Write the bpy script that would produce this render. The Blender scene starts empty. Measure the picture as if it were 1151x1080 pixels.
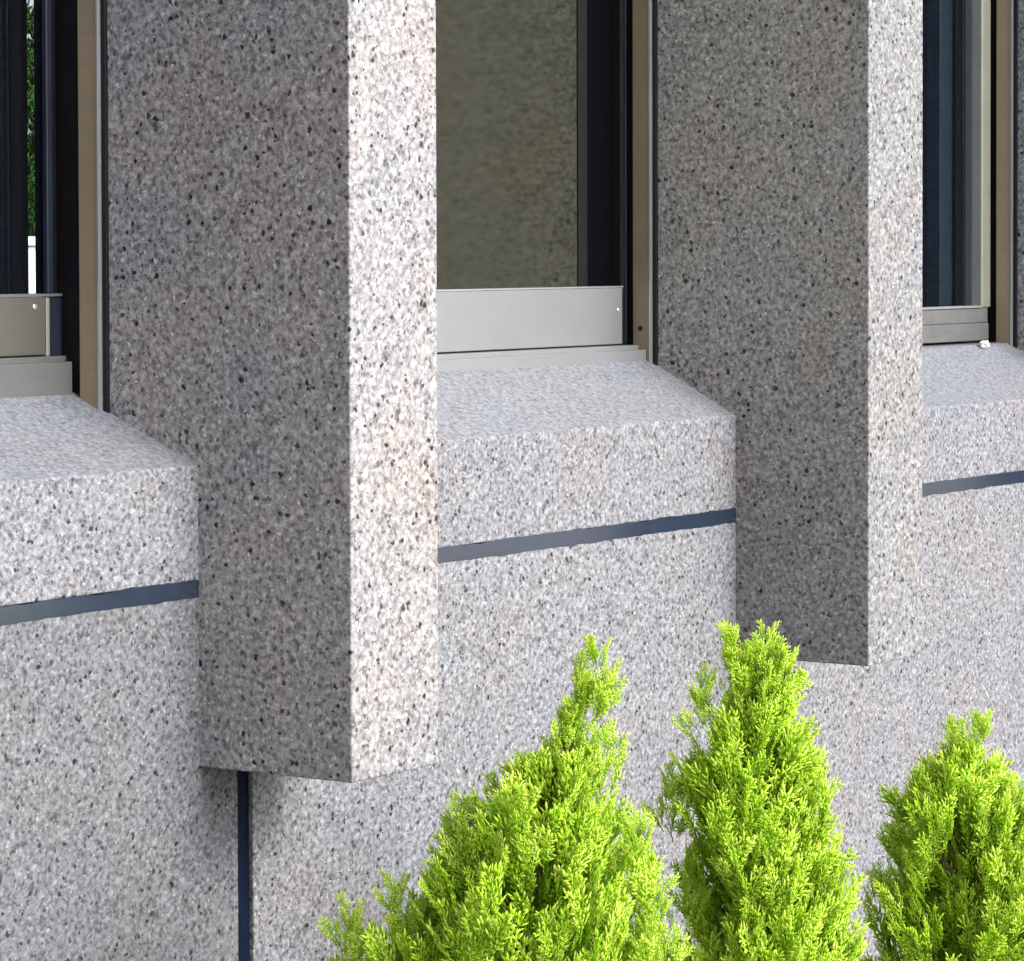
import bpy, bmesh, math, random
import numpy as np
from mathutils import Vector, Matrix

# ------------------------------------------------------------------ camera, light, exposure
scn = bpy.context.scene
col = scn.collection
R = math.radians

cam_d = bpy.data.cameras.new("camera")
cam = bpy.data.objects.new("camera", cam_d)
col.objects.link(cam)
cam.location = (-3.392, -3.0607, 1.55)
_yaw, _pitch = 1.0336, 0.0287
cam.rotation_euler = (math.pi / 2 - _pitch, 0, -_yaw)
cam_d.sensor_width = 36
cam_d.lens = 3597.18 / 1151 * 36
cam_d.shift_x = -(938.89 - 575.5) / 1151
cam_d.shift_y = -(540 - 375.5) / 1151
cam_d.clip_end = 2000
cam_d.clip_start = 0.05
scn.camera = cam

SUN_EL, SUN_AZ = R(30), R(3)          # azimuth measured from the wall's normal towards +X
sun_dir = Vector((math.sin(SUN_AZ) * math.cos(SUN_EL), -math.cos(SUN_AZ) * math.cos(SUN_EL), math.sin(SUN_EL)))
sd = bpy.data.lights.new("sun", 'SUN')
sd.energy = 1.0
sd.angle = R(24)
sd.color = (1.0, 0.98, 0.975)
so = bpy.data.objects.new("sun", sd)
so.rotation_euler = sun_dir.to_track_quat('Z', 'Y').to_euler()
so.location = (2, -6, 6)
col.objects.link(so)

world = bpy.data.worlds.new("World")
scn.world = world
world.use_nodes = True
wn = world.node_tree
wn.nodes.clear()
sky = wn.nodes.new('ShaderNodeTexSky')
sky.sky_type = 'NISHITA'
sky.sun_disc = False
sky.sun_elevation = SUN_EL
sky.sun_rotation = math.pi - SUN_AZ
sky.air_density = 1.0
sky.dust_density = 3.0
bg = wn.nodes.new('ShaderNodeBackground')
bg.inputs['Strength'].default_value = 0.082
wo = wn.nodes.new('ShaderNodeOutputWorld')
hs = wn.nodes.new('ShaderNodeHueSaturation')
hs.inputs['Saturation'].default_value = .15            # thin high cloud: a paler sky than the clear one
wn.links.new(sky.outputs[0], hs.inputs['Color'])
wn.links.new(hs.outputs[0], bg.inputs['Color'])
wn.links.new(bg.outputs[0], wo.inputs['Surface'])

scn.view_settings.view_transform = 'Standard'
scn.view_settings.look = 'None'
scn.view_settings.exposure = 1.82
scn.view_settings.gamma = 1

rnd = random.Random(11)

# ------------------------------------------------------------------ helpers
class Nodes:
    def __init__(self, name):
        self.m = bpy.data.materials.new(name)
        self.m.use_nodes = True
        self.t = self.m.node_tree
        self.t.nodes.clear()
        self.out = self.t.nodes.new('ShaderNodeOutputMaterial')
    def n(self, kind, **kw):
        nd = self.t.nodes.new(kind)
        for k, v in kw.items():
            if k.startswith('_'):
                setattr(nd, k[1:], v)
            else:
                nd.inputs[k.replace('_', ' ')].default_value = v
        return nd
    def l(self, a, b):
        self.t.links.new(a, b)
    def ramp(self, fac, stops, interp='LINEAR'):
        r = self.t.nodes.new('ShaderNodeValToRGB')
        r.color_ramp.interpolation = interp
        e = r.color_ramp.elements
        while len(e) > 1:
            e.remove(e[-1])
        e[0].position = stops[0][0]
        e[0].color = (*stops[0][1], 1)
        for p, c in stops[1:]:
            x = e.new(p)
            x.color = (*c, 1)
        self.l(fac, r.inputs[0])
        return r.outputs[0]
    def mix(self, fac, a, b, mode='MIX'):
        m = self.t.nodes.new('ShaderNodeMix')
        m.data_type = 'RGBA'
        m.blend_type = mode
        if isinstance(fac, float):
            m.inputs[0].default_value = fac
        else:
            self.l(fac, m.inputs[0])
        for s, v in ((6, a), (7, b)):
            if isinstance(v, tuple):
                m.inputs[s].default_value = (*v, 1)
            else:
                self.l(v, m.inputs[s])
        return m.outputs[2]
    def math(self, op, a, b=None):
        m = self.t.nodes.new('ShaderNodeMath')
        m.operation = op
        for i, v in enumerate((a, b)):
            if v is None:
                continue
            if isinstance(v, (int, float)):
                m.inputs[i].default_value = v
            else:
                self.l(v, m.inputs[i])
        return m.outputs[0]
    def surf(self, sock):
        self.l(sock, self.out.inputs['Surface'])
        return self.m

def g(v):
    return (v, v, v)

def granite(name, gain=1.0, dark=1.0, light=1.0, tint=(1.0, .99, 1.02), brown=1.0, fine=1.25, soft=0.0):
    N = Nodes(name)
    raw = N.n('ShaderNodeNewGeometry').outputs['Position']
    tm = N.n('ShaderNodeMapping')                      # turned out of the axes: no face lies on a lattice plane of the noise
    tm.inputs['Location'].default_value = (13.37, 5.71, 9.13); tm.inputs['Rotation'].default_value = (.43, .71, .29)
    N.l(raw, tm.inputs['Vector'])
    pos = tm.outputs[0]
    def warped(scale, amp):
        wz = N.n('ShaderNodeTexNoise', Scale=scale, Detail=1.0); N.l(pos, wz.inputs['Vector'])
        sub = N.n('ShaderNodeVectorMath', _operation='SUBTRACT')
        N.l(wz.outputs['Color'], sub.inputs[0]); sub.inputs[1].default_value = (.5, .5, .5)
        sc = N.n('ShaderNodeVectorMath', _operation='SCALE'); N.l(sub.outputs[0], sc.inputs[0]); sc.inputs['Scale'].default_value = amp
        add = N.n('ShaderNodeVectorMath', _operation='ADD'); N.l(pos, add.inputs[0]); N.l(sc.outputs[0], add.inputs[1])
        return add.outputs[0]
    P = warped(130.0 * fine, .009 / fine)
    def spots(scale, off, rmin, rmax, lo, hi):
        """soft-edged crystals: one per cell, of random size and random strength (share of cells lo..hi fades in)"""
        mp = N.n('ShaderNodeMapping'); mp.inputs['Location'].default_value = off; N.l(P, mp.inputs['Vector'])
        v = N.n('ShaderNodeTexVoronoi', Scale=scale, Randomness=1.0); N.l(mp.outputs[0], v.inputs['Vector'])
        sp = N.n('ShaderNodeSeparateColor'); N.l(v.outputs['Color'], sp.inputs[0])
        r = N.math('MULTIPLY_ADD', sp.outputs[0], rmax - rmin); r.node.inputs[2].default_value = rmin
        q = N.math('DIVIDE', v.outputs['Distance'], r)
        mr = N.n('ShaderNodeMapRange', _interpolation_type='SMOOTHSTEP')
        mr.inputs[1].default_value = 1.15; mr.inputs[2].default_value = .55
        mr.inputs[3].default_value = 0; mr.inputs[4].default_value = 1
        N.l(q, mr.inputs[0])
        st = N.n('ShaderNodeMapRange'); st.inputs[1].default_value = lo; st.inputs[2].default_value = hi
        N.l(sp.outputs[1], st.inputs[0])
        return N.math('MULTIPLY', mr.outputs[0], st.outputs[0]), sp
    n1 = N.n('ShaderNodeTexNoise', Scale=112.0 * fine, Detail=2.2, Roughness=.6); N.l(P, n1.inputs['Vector'])
    c = N.ramp(n1.outputs[0], [(.24, g(.10)), (.38, g(.26)), (.47, g(.40)), (.53, g(.46)), (.62, g(.60)), (.76, g(.85))])
    # cloudy hue of the crystals: pink feldspar, greenish and bluish grey
    hz = N.n('ShaderNodeTexNoise', Scale=55.0 * fine, Detail=2.0); N.l(P, hz.inputs['Vector'])
    hue = N.ramp(hz.outputs[0], [(.28, (.95, 1.0, .985)), (.42, (1.0, 1.0, 1.0)), (.52, (1.01, .985, .99)), (.62, (1.0, .985, 1.03)), (.74, (1.07, .97, .94))])
    c = N.mix(1.0, c, hue, 'MULTIPLY')
    w, sw = spots(125.0 * fine, (1.3, 4.1, .7), .18, .42, .62, .95)
    c = N.mix(N.math('MULTIPLY', w, 1.0 * light), c, (.95, .95, .96))
    m, sm = spots(98.0 * fine, (6.3, .1, 2.7), .18, .42, .40, .95)
    c = N.mix(N.math('MULTIPLY', m, .78 * dark), c, (.08, .078, .085))
    k, sk = spots(74.0 * fine, (3.3, 7.1, 1.7), .20, .42, .46, .68)
    dr = N.n('ShaderNodeTexNoise', Scale=22.0, Detail=2.0); N.l(pos, dr.inputs['Vector'])
    drift = N.ramp(dr.outputs[0], [(.36, g(.5)), (.55, g(1.0))])
    c = N.mix(N.math('MULTIPLY', N.math('MULTIPLY', k, drift), min(1.0, .95 * dark)), c, (.014, .014, .02))
    b1 = N.n('ShaderNodeTexNoise', Scale=5.0, Detail=3.0, Roughness=.6); N.l(pos, b1.inputs['Vector'])
    broad = N.ramp(b1.outputs[0], [(.3, (1 - .05 * brown, 1 - .03 * brown, 1.01)), (.5, (1.0, 1.0, 1.0)), (.7, (1 + .05 * brown, 1 - .02 * brown, 1 - .06 * brown))])
    c = N.mix(1.0, c, broad, 'MULTIPLY')
    if soft:
        c = N.mix(soft, c, (.37, .37, .375))
    c = N.mix(1.0, c, tuple(gain * x for x in tint), 'MULTIPLY')
    bs = N.n('ShaderNodeBsdfPrincipled', Roughness=.62)
    bs.inputs['Specular IOR Level'].default_value = .35
    N.l(c, bs.inputs['Base Color'])
    bh = N.n('ShaderNodeTexNoise', Scale=260.0, Detail=2.0); N.l(pos, bh.inputs['Vector'])
    bp = N.n('ShaderNodeBump', Strength=.3, Distance=.002); N.l(bh.outputs[0], bp.inputs['Height'])
    N.l(bp.outputs[0], bs.inputs['Normal'])
    return N.surf(bs.outputs[0])

def metal(name, colr, rough, metallic=1.0, streak=.1, spec=.5):
    N = Nodes(name)
    pos = N.n('ShaderNodeNewGeometry').outputs['Position']
    mp = N.n('ShaderNodeMapping'); mp.inputs['Scale'].default_value = (6, 6, 90); N.l(pos, mp.inputs['Vector'])
    nz = N.n('ShaderNodeTexNoise', Scale=3.0, Detail=4.0); N.l(mp.outputs[0], nz.inputs['Vector'])
    n2 = N.n('ShaderNodeTexNoise', Scale=14.0, Detail=3.0); N.l(pos, n2.inputs['Vector'])
    f = N.mix(.5, nz.outputs['Color'], n2.outputs['Color'])
    sp = N.n('ShaderNodeSeparateColor'); N.l(f, sp.inputs[0])
    cc = N.ramp(sp.outputs[0], [(.3, tuple(x * (1 - streak) for x in colr)), (.7, tuple(min(1, x * (1 + streak)) for x in colr))])
    bs = N.n('ShaderNodeBsdfPrincipled', Metallic=metallic)
    bs.inputs['Specular IOR Level'].default_value = spec
    N.l(cc, bs.inputs['Base Color'])
    ro = N.math('MULTIPLY_ADD', sp.outputs[1], .2); ro.node.inputs[2].default_value = rough - .1
    N.l(ro, bs.inputs['Roughness'])
    return N.surf(bs.outputs[0])

def plain(name, colr, rough=.6, vary=.15, scale=20.0, spec=.5, ior=1.5, bump=.25):
    N = Nodes(name)
    pos = N.n('ShaderNodeNewGeometry').outputs['Position']
    nz = N.n('ShaderNodeTexNoise', Scale=scale, Detail=4.0); N.l(pos, nz.inputs['Vector'])
    cc = N.ramp(nz.outputs[0], [(.3, tuple(x * (1 - vary) for x in colr)), (.7, tuple(min(1, x * (1 + vary)) for x in colr))])
    bs = N.n('ShaderNodeBsdfPrincipled', Roughness=rough)
    bs.inputs['Specular IOR Level'].default_value = spec
    bs.inputs['IOR'].default_value = ior
    N.l(cc, bs.inputs['Base Color'])
    bp = N.n('ShaderNodeBump', Strength=bump, Distance=.002); N.l(nz.outputs[0], bp.inputs['Height'])
    N.l(bp.outputs[0], bs.inputs['Normal'])
    return N.surf(bs.outputs[0])

def coated_glass(name):
    N = Nodes(name)
    pos = N.n('ShaderNodeNewGeometry').outputs['Position']
    nz = N.n('ShaderNodeTexNoise', Scale=5.0, Detail=1.0); N.l(pos, nz.inputs['Vector'])
    bp = N.n('ShaderNodeBump', Strength=.04, Distance=.004); N.l(nz.outputs[0], bp.inputs['Height'])
    gl = N.n('ShaderNodeBsdfGlossy', Roughness=.075)
    gl.inputs['Color'].default_value = (.65, .65, .52, 1)
    N.l(bp.outputs[0], gl.inputs['Normal'])
    tr = N.n('ShaderNodeBsdfTransparent'); tr.inputs['Color'].default_value = (.28, .28, .2, 1)
    mx = N.n('ShaderNodeMixShader'); mx.inputs[0].default_value = .82
    N.l(tr.outputs[0], mx.inputs[1]); N.l(gl.outputs[0], mx.inputs[2])
    return N.surf(mx.outputs[0])

def clear_glass(name, tint):
    N = Nodes(name)
    gl = N.n('ShaderNodeBsdfGlossy', Roughness=.01)
    gl.inputs['Color'].default_value = (.5, .6, .8, 1)
    tr = N.n('ShaderNodeBsdfTransparent'); tr.inputs['Color'].default_value = (*tint, 1)
    lw = N.n('ShaderNodeLayerWeight', Blend=.5)
    fac = N.math('MULTIPLY_ADD', N.math('POWER', lw.outputs['Facing'], 4.0), .7); fac.node.inputs[2].default_value = .04
    mx = N.n('ShaderNodeMixShader'); N.l(fac, mx.inputs[0])
    N.l(tr.outputs[0], mx.inputs[1]); N.l(gl.outputs[0], mx.inputs[2])
    return N.surf(mx.outputs[0])

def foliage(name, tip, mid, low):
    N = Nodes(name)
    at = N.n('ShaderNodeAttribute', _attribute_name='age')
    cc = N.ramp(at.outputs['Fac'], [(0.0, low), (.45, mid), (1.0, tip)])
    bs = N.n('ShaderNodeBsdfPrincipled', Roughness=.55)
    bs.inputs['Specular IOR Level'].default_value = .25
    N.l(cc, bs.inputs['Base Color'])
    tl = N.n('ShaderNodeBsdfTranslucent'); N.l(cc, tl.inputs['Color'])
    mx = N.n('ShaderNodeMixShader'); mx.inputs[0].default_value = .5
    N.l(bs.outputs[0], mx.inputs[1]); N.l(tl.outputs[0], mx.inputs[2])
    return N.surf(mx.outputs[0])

M = {
    'wall': granite('granite_wall_stone', .475, 1.2, tint=(.97, .99, 1.045)),
    'wall_shaded': granite('granite_shade_darkened', .345, 1.25, tint=(.965, .99, 1.05)),  # same stone, the dimmer light on the left panels put into its colour
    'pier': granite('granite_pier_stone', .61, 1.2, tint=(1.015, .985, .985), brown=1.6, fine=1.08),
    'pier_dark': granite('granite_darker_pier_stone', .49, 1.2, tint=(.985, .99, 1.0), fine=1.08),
    'sill': granite('granite_sill_stone', .475, 1.0, .9, tint=(.97, .99, 1.055)),
    'sill_top': granite('sky_tinted_sill_top_stone', .53, .8, .8, tint=(.945, .985, 1.08), soft=.38),  # blue sky sheen on the tops put into the colour, grain softened
    'sealant': plain('navy_sealant', (.006, .017, .040), .24, .3, 30, spec=1.0, ior=1.8, bump=.04),
    'sealant_dull': plain('dull_navy_sealant', (.003, .008, .022), .6, .3, 30, spec=.1, bump=.1),
    'alu': metal('satin_aluminium', (.305, .31, .32), .40, .5, .04),
    'alu_shade': metal('shade_toned_aluminium', (.115, .110, .098), .42, .3, .1),  # darker copy of the aluminium, shade on the deeper first rail painted in
    'alu_track': metal('grey_aluminium_track', (.145, .146, .146), .42, .3, .12),
    'alu_dull': metal('weathered_aluminium', (.20, .20, .20), .45, .5, .2),
    'jamb': metal('bronze_anodised', (.27, .21, .135), .42, .0, .12),
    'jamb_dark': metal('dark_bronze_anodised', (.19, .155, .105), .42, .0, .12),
    'jamb_edge': metal('bright_edge', (.55, .55, .56), .35, .7, .08),
    'olive': metal('olive_anodised', (.30, .31, .25), .42, .4, .1),
    'teal': metal('dark_teal_metal', (.028, .040, .046), .4, .3, .2),
    'black': plain('black_gasket', (.006, .006, .008), .6, .2, spec=.2),
    'brown': plain('dark_brown_reflection', (.013, .012, .012), .6, .15, 40, spec=.1),  # painted reflection of the jamb in the coated pane
    'jet': plain('jet_black_reflection', (.0022, .0024, .004), .8, .1, spec=.03),  # painted reflection of the dark gap in the coated pane
    'navy': plain('dark_navy_metal', (.012, .017, .03), .4, .2, spec=.4),
    'mirror': coated_glass('coated_glass'),
    'clear': clear_glass('clear_glass', (.85, .9, .95)),
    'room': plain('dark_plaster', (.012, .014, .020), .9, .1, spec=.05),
    'soil': plain('bark_soil', (.055, .038, .025), .95, .5, 60),
    'paving': plain('grey_paving', (.34, .315, .29), .85, .15, 9),
    'plaza': plain('pale_plaza', (.36, .335, .31), .9, .15, 3),
    'white': plain('white_render', (.82, .82, .80), .8, .05, 4),
    'trunk': plain('brown_bark', (.12, .075, .045), .9, .3, 70),
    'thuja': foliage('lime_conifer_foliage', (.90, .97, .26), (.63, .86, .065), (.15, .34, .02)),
    'hedge': foliage('dark_hedge_foliage', (.10, .22, .03), (.05, .13, .02), (.02, .05, .01)),
}

def link(name, me, mat, parent=None, bevel=0.0, label=None):
    o = bpy.data.objects.new(name, me)
    col.objects.link(o)
    if mat is not None and not me.materials:
        me.materials.append(mat)
    if parent is not None:
        o.parent = parent
    if bevel:
        b = o.modifiers.new('bevel', 'BEVEL')
        b.width = bevel; b.segments = 2; b.limit_method = 'ANGLE'
    if label:
        o['label'] = label
    return o

class MB:
    def __init__(self):
        self.bm = bmesh.new()
    def box(self, x0, x1, y0, y1, z0, z1):
        v = [self.bm.verts.new(p) for p in ((x0, y0, z0), (x1, y0, z0), (x1, y1, z0), (x0, y1, z0), (x0, y0, z1), (x1, y0, z1), (x1, y1, z1), (x0, y1, z1))]
        for f in ((3, 2, 1, 0), (4, 5, 6, 7), (0, 1, 5, 4), (1, 2, 6, 5), (2, 3, 7, 6), (3, 0, 4, 7)):
            self.bm.faces.new([v[i] for i in f])
        return self
    def prism_x(self, x0, x1, prof):
        a = [self.bm.verts.new((x0, y, z)) for y, z in prof]
        b = [self.bm.verts.new((x1, y, z)) for y, z in prof]
        n = len(prof)
        self.bm.faces.new(a); self.bm.faces.new(b[::-1])
        for i in range(n):
            j = (i + 1) % n
            self.bm.faces.new([a[j], a[i], b[i], b[j]])
        return self
    def tube(self, pts, rad, n=8):
        rings = []
        for i, p in enumerate(pts):
            p = Vector(p)
            d = (Vector(pts[min(i + 1, len(pts) - 1)]) - Vector(pts[max(i - 1, 0)])).normalized()
            u = d.orthogonal().normalized(); w = d.cross(u)
            rings.append([self.bm.verts.new(p + rad[i] * (math.cos(2 * math.pi * k / n) * u + math.sin(2 * math.pi * k / n) * w)) for k in range(n)])
        for a, b in zip(rings, rings[1:]):
            for k in range(n):
                self.bm.faces.new([a[k], a[(k + 1) % n], b[(k + 1) % n], b[k]])
        self.bm.faces.new(rings[0][::-1]); self.bm.faces.new(rings[-1])
        return self
    def build(self, name, mat, parent=None, bevel=0.0, label=None):
        bmesh.ops.recalc_face_normals(self.bm, faces=self.bm.faces[:])
        me = bpy.data.meshes.new(name)
        self.bm.to_mesh(me); self.bm.free()
        return link(name, me, mat, parent, bevel, label)

def empty(name, loc, label, cat, group=None):
    o = bpy.data.objects.new(name, None)
    o.empty_display_size = .2
    col.objects.link(o)
    o.location = loc
    o['label'] = label; o['category'] = cat
    if group:
        o['group'] = group
    return o

def tag(o, label, cat, group=None):
    o['label'] = label; o['category'] = cat
    if group:
        o['group'] = group
    return o

def structure(o):
    o['kind'] = 'structure'
    return o

# ------------------------------------------------------------------ setting
S, W, P, REC = 1.4, .1919, .2741, .1733       # bay, pier width, pier projection, window recess
ZP, ZJ, ZTOP = .813, 1.064, 3.3               # pier foot, joint under the sills, wall top
JV = .016                                     # half width of the upright joints
J = .0115                                     # half width of the joints
structure(MB().box(-60, 60, -60, 60, -.2, -.02).build('ground', M['plaza']))
structure(MB().box(-30, 30, -9, -1.35, -.15, .0).build('pavement', M['paving']))
structure(MB().box(-30, 30, -1.345, .4, -.15, .03).build('planting_bed', M['soil']))

# ------------------------------------------------------------------ the granite building
bld = empty('granite_building', (0, 0, 0), 'grey speckled granite building with projecting piers and recessed windows above blue joints', 'building')
X0, X1 = -3.2, 9.0
XE = 2 * S                                    # last pier in view
vj = [-S + W / 2, W / 2, S + W / 2, XE + W / 2]
edges = [X0] + vj + [X1]
for a, b in zip(edges, edges[1:]):
    xa = a + (JV if a != X0 else 0); xb = b - (JV if b != X1 else 0)
    MB().box(xa, xb, 0, .30, -.1, ZJ - J).build('wall_panel', M['wall_shaded'] if b < .2 else M['wall'], bld, .002)  # left panels carry the stone with dimmer light painted in
# upright joints under each pier, recessed a little
for x in vj[1:]:
    MB().box(x - JV - .002, x + JV + .002, .008, .05, -.1, ZP + .02).build('upright_joint', M['sealant_dull'], bld)
# a solid backing behind the joints
MB().box(X0 + .01, X1 - .01, .051, .29, -.1, ZJ - J - .02).build('backing_wall', M['room'], bld)

def sealant_strip(xa, xb):
    """hand-tooled bead of sealant: flush with the stone, its edges a little uneven"""
    m = MB(); r = random.Random(int(xa * 100)); n = int((xb - xa) / .009)
    rows = []
    t = b = 0.0
    for i in range(n + 1):
        x = xa + (xb - xa) * i / n
        t = t * .7 + r.gauss(0, .0007); b = b * .7 + r.gauss(0, .0007)
        zt, zb_ = ZJ + J + .0006 + t, ZJ - J - .0006 + b
        y = -.0008
        rows.append([m.bm.verts.new(p) for p in ((x, .03, zb_), (x, y, zb_), (x, y, (zt + zb_) / 2), (x, y, zt), (x, .03, zt))])
    for p, q in zip(rows, rows[1:]):
        for k in range(4):
            m.bm.faces.new([p[k], q[k], q[k + 1], p[k + 1]])
        m.bm.faces.new([p[4], q[4], q[0], p[0]])
    m.bm.faces.new(rows[0]); m.bm.faces.new(rows[-1][::-1])
    return m

sill_z = {0: (1.237, 1.310), 1: (1.242, 1.332), 2: (1.223, 1.324)}
bays = [(-S + W, 0.0), (W, S), (S + W, XE)]
for i, (xl, xr) in enumerate(bays):
    zf, zb = sill_z[i]
    sl = (zb - zf) / REC
    yb = .245 if i == 0 else .185                 # the first window sits deeper, its sill runs further in
    so_ = MB().prism_x(xl - .02, xr + .02, [(0, ZJ + J), (0, zf), (yb, zf + sl * yb), (.29, zf + sl * yb), (.29, ZJ + J)]).build('window_sill', M['sill'], bld, .003)
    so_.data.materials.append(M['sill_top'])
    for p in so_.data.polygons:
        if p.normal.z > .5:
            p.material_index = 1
    sealant_strip(xl - .01, xr + .01).build('sill_joint', M['sealant'], bld)
# wall on either side of the three bays and over the windows
ZH = 2.55
MB().box(X0, -S + W - .001, 0, .30, ZJ - J + .0005, ZH).build('wall_panel', M['wall'], bld, .002)
MB().box(XE + W + .001, X1, 0, .30, ZJ - J + .0005, ZH).build('wall_panel', M['wall'], bld, .002)
MB().box(X0, X1, 0, .30, ZH + .002, ZTOP).build('wall_panel', M['wall'], bld, .002)
MB().box(X0 - .03, X1 + .03, -.03, .33, ZTOP + .002, ZTOP + .08).build('coping', M['sill'], bld, .004)

# piers: each a tall block whose foot hangs in front of the wall
def make_pier(x, mat):
    m = MB()
    m.prism_x(x, x + W, [(-P, ZP), (-P, ZTOP - .05), (.285, ZTOP - .05), (.285, ZJ - J + .004), (.012, ZJ - J + .004), (.012, ZP)])
    return m.build('pier', mat, bld, .0025)
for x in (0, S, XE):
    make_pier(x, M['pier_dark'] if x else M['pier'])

# room behind
def room():
    y0, y1 = .40, 1.6
    xs0, xs1 = 1.281, 1.310                       # a narrow gap in the back wall lets the garden behind show
    MB().box(X0, xs0, y1, y1 + .01, .1, 2.9).build('back_wall', M['room'], bld)
    MB().box(xs1, X1, y1, y1 + .01, .1, 2.9).build('back_wall', M['room'], bld)
    MB().box(X0, X1, .301, y1 + .08, .0, .09).build('interior_floor', M['room'], bld)
    MB().box(X0, X1, .301, y1 + .08, 2.91, 3.0).build('interior_ceiling', M['room'], bld)
    MB().box(X0, X0 + .08, .301, y1 - .001, .1, 2.9).build('side_wall', M['room'], bld)
    MB().box(X1 - .08, X1, .301, y1 - .001, .1, 2.9).build('side_wall', M['room'], bld)
room()

# ------------------------------------------------------------------ windows (parts of the building)
def window_frame(xl, xr, zb, zt, ty=.183):
    """bronze frame: right and left jambs, head and the two-step bottom track; zb = sill back, zt = track top"""
    w = MB()
    w.box(xr - .011, xr + .008, REC + .004, .213, zb - .03, ZH)          # right jamb
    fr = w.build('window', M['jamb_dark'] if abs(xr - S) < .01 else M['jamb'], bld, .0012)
    MB().box(xl - .008, xl + .011, REC + .004, .213, zb - .03, ZH).build('jamb', M['jamb'], fr, .0012)
    MB().box(xl + .0115, xr - .0115, REC + .004, .30, ZH - .05, ZH - .001).build('head_rail', M['jamb'], fr, .0012)
    e = MB()
    e.box(xr - .0125, xr - .0015, REC + .0005, REC + .0035, zb - .03, ZH - .06)
    e.build('frame_edge', M['jamb_edge'], fr)
    for x in (xr, xl):
        MB().box(x - .006, x + .006, REC - .008, REC + .0005, zb - .012, ZH).build('sealant_bead', M['black'], fr, .002)
    MB().box(xr - .004, xr + .008, .2135, .298, zb - .03, ZH - .052).build('guide_channel', M['black'], fr)
    MB().box(xl - .008, xl + .004, .2135, .298, zb - .03, ZH - .052).build('guide_channel', M['black'], fr)
    tm = {0: M['alu_track'], 1: M['alu'], 2: M['alu_dull']}[round(xr / S)]
    MB().box(xl + .0115, xr - .0115, ty, ty + .017, zb - .03, zt - .012).build('track_lip', tm, fr, .0015)
    MB().box(xl + .0045, xr - .0045, ty + .0175, .33, zb - .03, zt - .004).build('bottom_track', tm, fr, .0015)
    return fr

# first window (nearest the camera): sash in the rear track, dark room behind clear glass
xl, xr = bays[0]
f1 = window_frame(xl, xr, sill_z[0][1], 1.391, .226)
MB().box(xl + .03, -.040, .250, .285, 1.389, 1.472).build('bottom_rail', M['alu_shade'], f1, .0015)
MB().box(-.0398, -.033, .2485, .285, 1.387, 1.471).build('rail_end_cap', M['olive'], f1, .001)
MB().box(-.0328, -.0045, .252, .285, 1.386, 1.4705).build('corner_block', M['navy'], f1, .0015)
MB().box(xl + .03, -.005, .251, .285, 1.4725, 1.4765).build('glazing_bead', M['alu_dull'], f1)
MB().box(-.033, -.022, .252, .2615, 1.477, ZH - .052).build('stile', M['navy'], f1, .0015)
MB().box(-.0215, -.0045, .262, .280, 1.477, ZH - .052).build('stile', M['black'], f1)
MB().box(xl + .03, -.0335, .262, .268, 1.4768, ZH - .052).build('pane', M['clear'], f1)

def screw(x, y, z, mat, par, ax='y'):
    m = MB()
    d = (0, -.0022, 0) if ax == 'y' else (-.0022, 0, 0)
    m.tube([(x, y, z), (x + d[0] * .6, y + d[1] * .6, z), (x + d[0], y + d[1], z)], [.0045, .0042, .0025], 12)
    m.build('screw', mat, par)
screw(-.062, .2495, 1.458, M['jamb_edge'], f1)
# second window: coated glass that mirrors the side of the next pier
xl, xr = bays[1]
f2 = window_frame(xl, xr, sill_z[1][1], 1.3685)
MB().box(xl + .03, 1.3665, .220, .262, 1.367, 1.4685).build('bottom_rail', M['alu'], f2, .0015)
MB().box(xl + .03, 1.3665, .2185, .225, 1.4688, 1.4715).build('glazing_bead', M['jamb_edge'], f2)
MB().box(1.367, 1.380, .224, .262, 1.3675, ZH - .052).build('stile', M['black'], f2, .001)
MB().box(1.3803, 1.3835, .2225, .262, 1.3675, ZH - .052).build('stile_edge', M['teal'], f2)
MB().box(1.296, 1.3665, .2465, .248, 1.4718, ZH - .052).build('gap_reflection_strip', M['jet'], f2)  # no real part: black strip painting the dark reflection at the pane's edge
MB().box(1.268, 1.2957, .2468, .248, 1.4718, ZH - .052).build('jamb_reflection_strip', M['brown'], f2)  # no real part: brown strip standing in for the mirrored jamb
MB().box(xl + .03, 1.3668, .2485, .2545, 1.4718, ZH - .052).build('pane', M['mirror'], f2)
screw(1.352, .2195, 1.428, M['jamb_edge'], f2)
screw(1.3885, .196, 1.395, M['black'], f2, 'x')
# third window
xl, xr = bays[2]
f3 = window_frame(xl, xr, sill_z[2][1], 1.336)
MB().box(xl + .03, 2.770, .220, .262, 1.337, 1.375).build('bottom_rail', M['alu_dull'], f3, .002)
MB().box(xl + .03, 2.770, .2225, .262, 1.3755, 1.408).build('bottom_rail', M['alu_dull'], f3, .002)
MB().box(xl + .03, 2.735, .218, .24, 1.4085, 1.413).build('glazing_bead', M['jamb_edge'], f3)
MB().box(2.7355, 2.777, .219, .262, 1.4085, ZH - .052).build('stile', M['olive'], f3, .003)
MB().box(2.667, 2.720, .285, .318, 1.34, ZH - .052).build('inner_stile', M['teal'], f3, .002)
MB().box(xl + .03, 2.735, .243, .249, 1.4135, ZH - .052).build('pane', M['clear'], f3)

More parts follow.
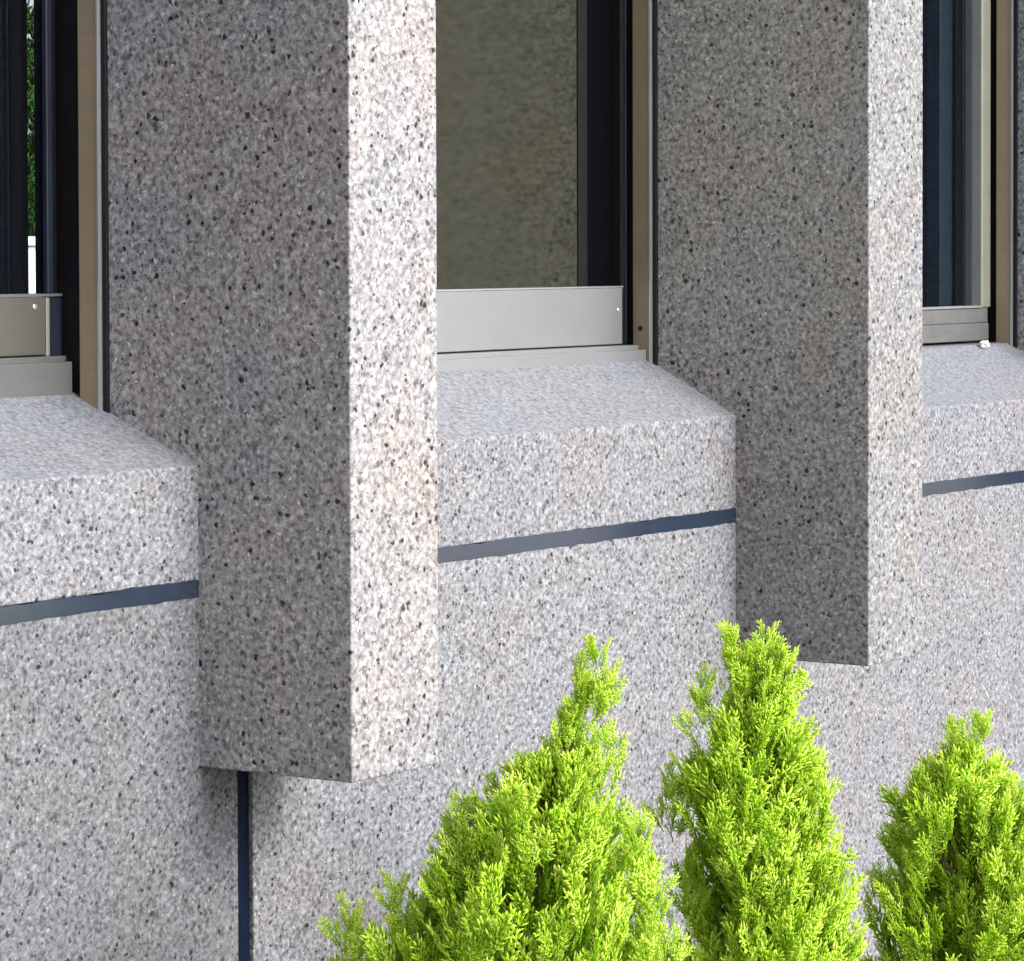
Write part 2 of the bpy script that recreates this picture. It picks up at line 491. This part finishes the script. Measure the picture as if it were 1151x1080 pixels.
# small white scrap caught in the corner of the third sill
def scrap():
    bm = bmesh.new()
    bmesh.ops.create_icosphere(bm, subdivisions=2, radius=.011)
    r = random.Random(5)
    for v in bm.verts:
        v.co *= r.uniform(.75, 1.2)
        v.co.x *= 1.25; v.co.z *= .8
    me = bpy.data.meshes.new('paper_scrap'); bm.to_mesh(me); bm.free()
    o = link('paper_scrap', me, M['white'])
    o.location = (2.655, .168, 1.331)
    tag(o, 'small crumpled white scrap in the back corner of the farthest sill', 'scrap')
scrap()

# ------------------------------------------------------------------ foliage
def stroke(L, w, t):
    """one scale-leaf branchlet: a flattened spindle along +Z, returns verts, tris"""
    v = np.array([[0, 0, 0], [w * .75, 0, L * .35], [0, t, L * .45], [-w * .75, 0, L * .35], [0, -t, L * .45], [w * .6, 0, L * .78], [-w * .6, 0, L * .78], [0, 0, L]])
    f = [(0, 1, 2), (0, 2, 3), (0, 3, 4), (0, 4, 1), (1, 5, 2), (2, 6, 3), (3, 6, 4), (4, 5, 1), (2, 5, 7), (2, 7, 6), (4, 6, 7), (4, 7, 5)]
    return v, np.array(f)

def rot2(a):
    c, s = math.cos(a), math.sin(a)
    return np.array([[c, 0, s], [0, 1, 0], [-s, 0, c]])

def rotx(a):
    c, s = math.cos(a), math.sin(a)
    return np.array([[1, 0, 0], [0, c, -s], [0, s, c]])

def make_spray(rng, L=1.0):
    """flat fern-like fan, length about L along +Z, in the XZ plane; returns verts, faces, age"""
    V, F, A = [], [], []
    n = 0
    def put(o, ang, ln, w, age0, age1):
        nonlocal n
        v, f = stroke(ln, w, w * .55)
        Rm = rot2(ang) @ rotx(rng.uniform(-.3, .3))
        v = v @ Rm.T + o
        V.append(v); F.append(f + n); n += len(v)
        A.append(np.clip(age0 + (age1 - age0) * np.array([0, .35, .45, .35, .45, .8, .8, 1.0]), 0, 1))
    nseg = 8
    p = np.array([0., 0, 0]); bend = rng.uniform(-.25, .25); ang = rng.uniform(-.1, .1)
    slim = rng.uniform(.7, 1.15)
    side = 1 if rng.random() < .5 else -1
    for i in range(nseg):
        u = i / (nseg - 1)
        ang += bend * .25 + rng.uniform(-.07, .07)
        d = np.array([math.sin(ang), 0, math.cos(ang)])
        put(p, ang, L / nseg * 1.6, L * .030, .05 + .45 * u, .2 + .55 * u)
        q = p + d * L / nseg * .6
        if i >= 1:
            bl = L * slim * (.42 * (1 - u) ** .8 + .16) * rng.uniform(.65, 1.2)
            for sgn in ((side,) if rng.random() < .45 else (side, -side)):
                a2 = ang + sgn * rng.uniform(.45, .8)
                k = max(1, int(bl / (L * .13)))
                pp = q.copy()
                for j in range(k):
                    w_ = j / max(1, k)
                    a2 -= sgn * .10
                    dd = np.array([math.sin(a2), rng.uniform(-.15, .15), math.cos(a2)])
                    put(pp, a2, L * .20, L * .028, .2 + .4 * w_ + .15 * u, .4 + .45 * w_ + .15 * u)
                    for s3 in (-1, 1):
                        if rng.random() < .62:
                            put(pp + dd * L * .05, a2 + s3 * rng.uniform(.4, .7), L * rng.uniform(.12, .21), L * .028, .3 + .3 * w_ + .1 * u, .65 + .35 * w_)
                    pp = pp + dd * L * .125
                put(pp, a2, L * rng.uniform(.13, .22), L * .028, .55, 1.0)
        side = -side
        p = p + d * L / nseg
    put(p, ang, L * .2, L * .033, .6, 1.0)
    return np.vstack(V), np.vstack(F), np.concatenate(A)

_r = random.Random(3)
SPRAYS = [make_spray(_r) for _ in range(22)]

def foliage_mesh(name, items):
    """items: (position, direction, facing angle, length, age gain)"""
    Vs, Fs, As = [], [], []
    n = 0
    for p, d, tw, L, k in items:
        v, f, a = SPRAYS[rnd.randrange(len(SPRAYS))]
        z = np.array(d) / np.linalg.norm(d)
        ref = np.array([math.cos(tw), math.sin(tw), .0])
        x = ref - z * ref.dot(z); x /= np.linalg.norm(x)
        y = np.cross(z, x)
        Mx = np.stack([x, y, z], 1)
        vv = (v * L) @ Mx.T + np.array(p)
        Vs.append(vv); Fs.append(f + n); n += len(vv); As.append(np.clip(a * k, 0, 1))
    V = np.vstack(Vs).astype(np.float32); F = np.vstack(Fs).astype(np.int32); A = np.concatenate(As).astype(np.float32)
    me = bpy.data.meshes.new(name)
    me.vertices.add(len(V)); me.vertices.foreach_set('co', V.ravel())
    me.loops.add(F.size); me.loops.foreach_set('vertex_index', F.ravel())
    me.polygons.add(len(F))
    me.polygons.foreach_set('loop_start', np.arange(0, F.size, 3, dtype=np.int32))
    me.update(calc_edges=True)
    at = me.attributes.new('age', 'FLOAT', 'POINT'); at.data.foreach_set('value', A)
    me.shade_smooth() if hasattr(me, 'shade_smooth') else None
    return me

RT = np.array([math.cos(_yaw), -math.sin(_yaw), 0.0])      # a horizontal direction across the row, used only to lean the shrubs
FW = np.array([math.sin(_yaw), math.cos(_yaw), 0.0])

def conifer(x, y, prof, lobes, label, seed, n, smin=.042, smax=.088, gaps=()):
    """prof: (height, axis shift, radius) from the ground up.  lobes: (angle, z, out, r, h) leading side shoots"""
    r = random.Random(seed)
    base = empty('conifer_shrub', (x, y, .03), label, 'shrub', 'young conifers planted in front of the wall')
    hs = [p[0] for p in prof]
    def at(h):
        return np.interp(h, hs, [p[1] for p in prof]), np.interp(h, hs, [p[2] for p in prof])
    top = hs[-1]
    # weights for sampling height by circumference
    def out_dot(a):
        return math.cos(a) * FW[0] + math.sin(a) * FW[1]
    items = []
    tries = 0
    rmax = max(p[2] for p in prof)
    # vertical fluting: the crown is a bundle of upright shoots
    nf = r.randrange(6, 9); ph = r.uniform(0, 6.28)
    while len(items) < n and tries < n * 40:
        tries += 1
        h = r.uniform(.05, top)
        sh, rad = at(h)
        if r.random() > (rad + .02) / (rmax + .02):
            continue
        a = r.uniform(0, 2 * math.pi)
        flute = 1 + .16 * math.sin(nf * a + ph + 5 * h) + .08 * math.sin(3 * a + 9 * h + ph)
        dep = 1 - abs(r.gauss(0, .22)) if len(items) > n * .28 else r.uniform(.2, .75)   # an inner fill first, then the outer coat
        if dep < .15:
            continue
        rr = rad * flute * dep
        scr = sh + math.cos(a) * rr * RT[0] + math.sin(a) * rr * RT[1]
        if out_dot(a) < .25 and any(abs(scr - gx) < gw * (1 - abs(h - gz) / gh) and dep > .45 for gx, gz, gw, gh in gaps):
            continue                                          # a hollow in the foliage that shows the twigs inside
        L = r.uniform(smin, smax) * (0.42 if rad < .03 else .6 if rad < .05 else 1)
        out = np.array([math.cos(a), math.sin(a), 0])
        up = .9 + .5 * (h / top)
        d = out * r.uniform(.25, .75) + np.array([0, 0, up]) + np.array([r.gauss(0, .16), r.gauss(0, .16), 0])
        p = RT * sh + out * max(0, rr - L * .35) + np.array([0, 0, h - L * .55])
        # fans of this conifer stand edge-up, turned partly outwards
        tw = a + math.pi / 2 + r.gauss(0, .75)
        items.append((p, d, tw, L, r.uniform(.5, 1.15)))
    # leading shoots above and beside the crown
    for (ox, oz, hh, rr, m) in lobes:
        for _ in range(m):
            u = r.random()
            a = r.uniform(0, 6.28)
            q = RT * (ox + r.gauss(0, .25) * 0) + np.array([0, 0, oz + hh * u]) + np.array([math.cos(a), math.sin(a), 0]) * rr * (1 - u) ** .7 * r.uniform(.2, 1)
            L = r.uniform(smin, smax) * (.75 - .3 * u)
            d = np.array([math.cos(a) * .45, math.sin(a) * .45, 1.0])
            items.append((q - np.array([0, 0, L * .5]), d, a + math.pi / 2 + r.gauss(0, .8), L, r.uniform(.85, 1.15)))
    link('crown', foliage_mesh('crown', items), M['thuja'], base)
    t = MB()
    pts = [(RT[0] * at(h)[0], RT[1] * at(h)[0], h) for h in np.linspace(0, top * .93, 9)]
    t.tube(pts, [.022 * (1 - i / 9.5) + .002 for i in range(9)])
    for k in range(14):
        h = r.uniform(.12, top * .7); sh, rad = at(h); a = r.uniform(0, 6.28)
        c = np.array([RT[0] * sh, RT[1] * sh, h]); o = np.array([math.cos(a), math.sin(a), 0])
        t.tube([tuple(c), tuple(c + o * rad * .4 + np.array([0, 0, .05])), tuple(c + o * rad * .55 + np.array([0, 0, .13]))], [.006, .004, .0015], 6)
    t.build('trunk', M['trunk'], base)
    return base

conifer(-.085, -.70,
        [(0, -.08, .10), (.15, -.085, .19), (.40, -.075, .195), (.59, -.073, .178), (.647, -.063, .160), (.704, -.050, .135), (.761, -.034, .10), (.801, -.036, .089), (.823, -.03, .068), (.863, -.003, .034), (.909, .001, .022), (.94, .010, .010), (.955, .018, .004)],
        [(.034, .93, .09, .006, 15), (.012, .92, .08, .008, 12), (-.012, .86, .06, .008, 9), (-.138, .72, .09, .02, 26), (-.222, .60, .105, .02, 26), (-.285, .57, .11, .015, 18), (-.275, .55, .08, .02, 20), (.085, .69, .09, .025, 36), (.11, .60, .10, .03, 40), (.12, .50, .10, .03, 40), (-.19, .60, .09, .03, 36), (-.115, .69, .08, .025, 26), (-.24, .52, .09, .03, 34), (-.055, .80, .07, .02, 18), (.04, .84, .06, .02, 14)],
        'lime green cone-shaped conifer with the thin ragged pointed tip, widest of the three', 21, 2500, gaps=[(-.05, .70, .035, .07), (-.17, .60, .04, .06)])
conifer(.385, -.70,
        [(0, .01, .08), (.15, .015, .115), (.40, .016, .125), (.499, .016, .118), (.574, .01, .108), (.649, -.004, .098), (.724, -.02, .095), (.774, -.029, .089), (.811, -.018, .068), (.874, -.009, .046), (.924, -.013, .042), (.945, -.013, .03)],
        [(-.045, .925, .055, .012, 18), (-.005, .92, .06, .012, 18), (.026, .89, .05, .012, 14), (-.09, .84, .075, .012, 16), (-.13, .70, .08, .025, 24), (.07, .73, .07, .02, 18), (.092, .60, .09, .02, 22), (-.112, .58, .08, .02, 18)],
        'tallest lime green conifer with a blunt column-like top in front of the farther pier', 37, 2300, gaps=[(-.07, .58, .03, .06), (.0, .78, .02, .05)])
conifer(1.0, -.70,
        [(0, .0, .10), (.15, .0, .14), (.30, .005, .152), (.381, .005, .152), (.493, .001, .141), (.576, -.007, .122), (.632, -.016, .103), (.674, -.022, .074), (.716, -.015, .032), (.74, -.015, .014)],
        [(-.034, .70, .07, .010, 14), (.006, .70, .08, .010, 16), (.055, .61, .07, .02, 22), (-.11, .58, .08, .02, 22), (-.15, .46, .08, .02, 22), (.09, .55, .08, .03, 24)],
        'shortest lime green conifer with two small peaks and a shadowed hollow, beside the right edge', 52, 2000, gaps=[(-.035, .50, .06, .18)])

# ------------------------------------------------------------------ behind the building: what the gap in the dark room shows
gw = MB().box(2, 16, 9.0, 9.2, -.05, 1.53).box(1.95, 16.05, 8.96, 9.24, 1.532, 1.58)
tag(gw.build('garden_wall', M['white'], None, .01), 'low white wall seen through the narrow gap in the dark nearest window', 'wall')
def hedge():
    r = random.Random(8)
    its = []
    for _ in range(2600):
        x, z = r.uniform(6.0, 12.5), r.uniform(.2, 3.6)
        y = 10.0 + r.uniform(-.25, .25)
        its.append(((x, y, z), (r.gauss(0, .5), -.5 + r.gauss(0, .3), 1), r.uniform(0, 6.28), r.uniform(.22, .4), r.uniform(.5, 1.2)))
    hb = empty('hedge', (9, 10, 0), 'dark green hedge above the white wall, a thin strip in the nearest window', 'hedge')
    o = link('foliage', foliage_mesh('foliage', its), M['hedge'], hb)
    o.matrix_parent_inverse = Matrix.Translation((-9, -10, 0))
    t = MB()
    for k in range(10):
        t.tube([(6.3 + .65 * k - 9, 0, 0), (6.35 + .65 * k - 9, .02, 1.6), (6.3 + .65 * k - 9, 0, 3.2)], [.05, .035, .01], 6)
    t.build('stem', M['trunk'], hb)
hedge()
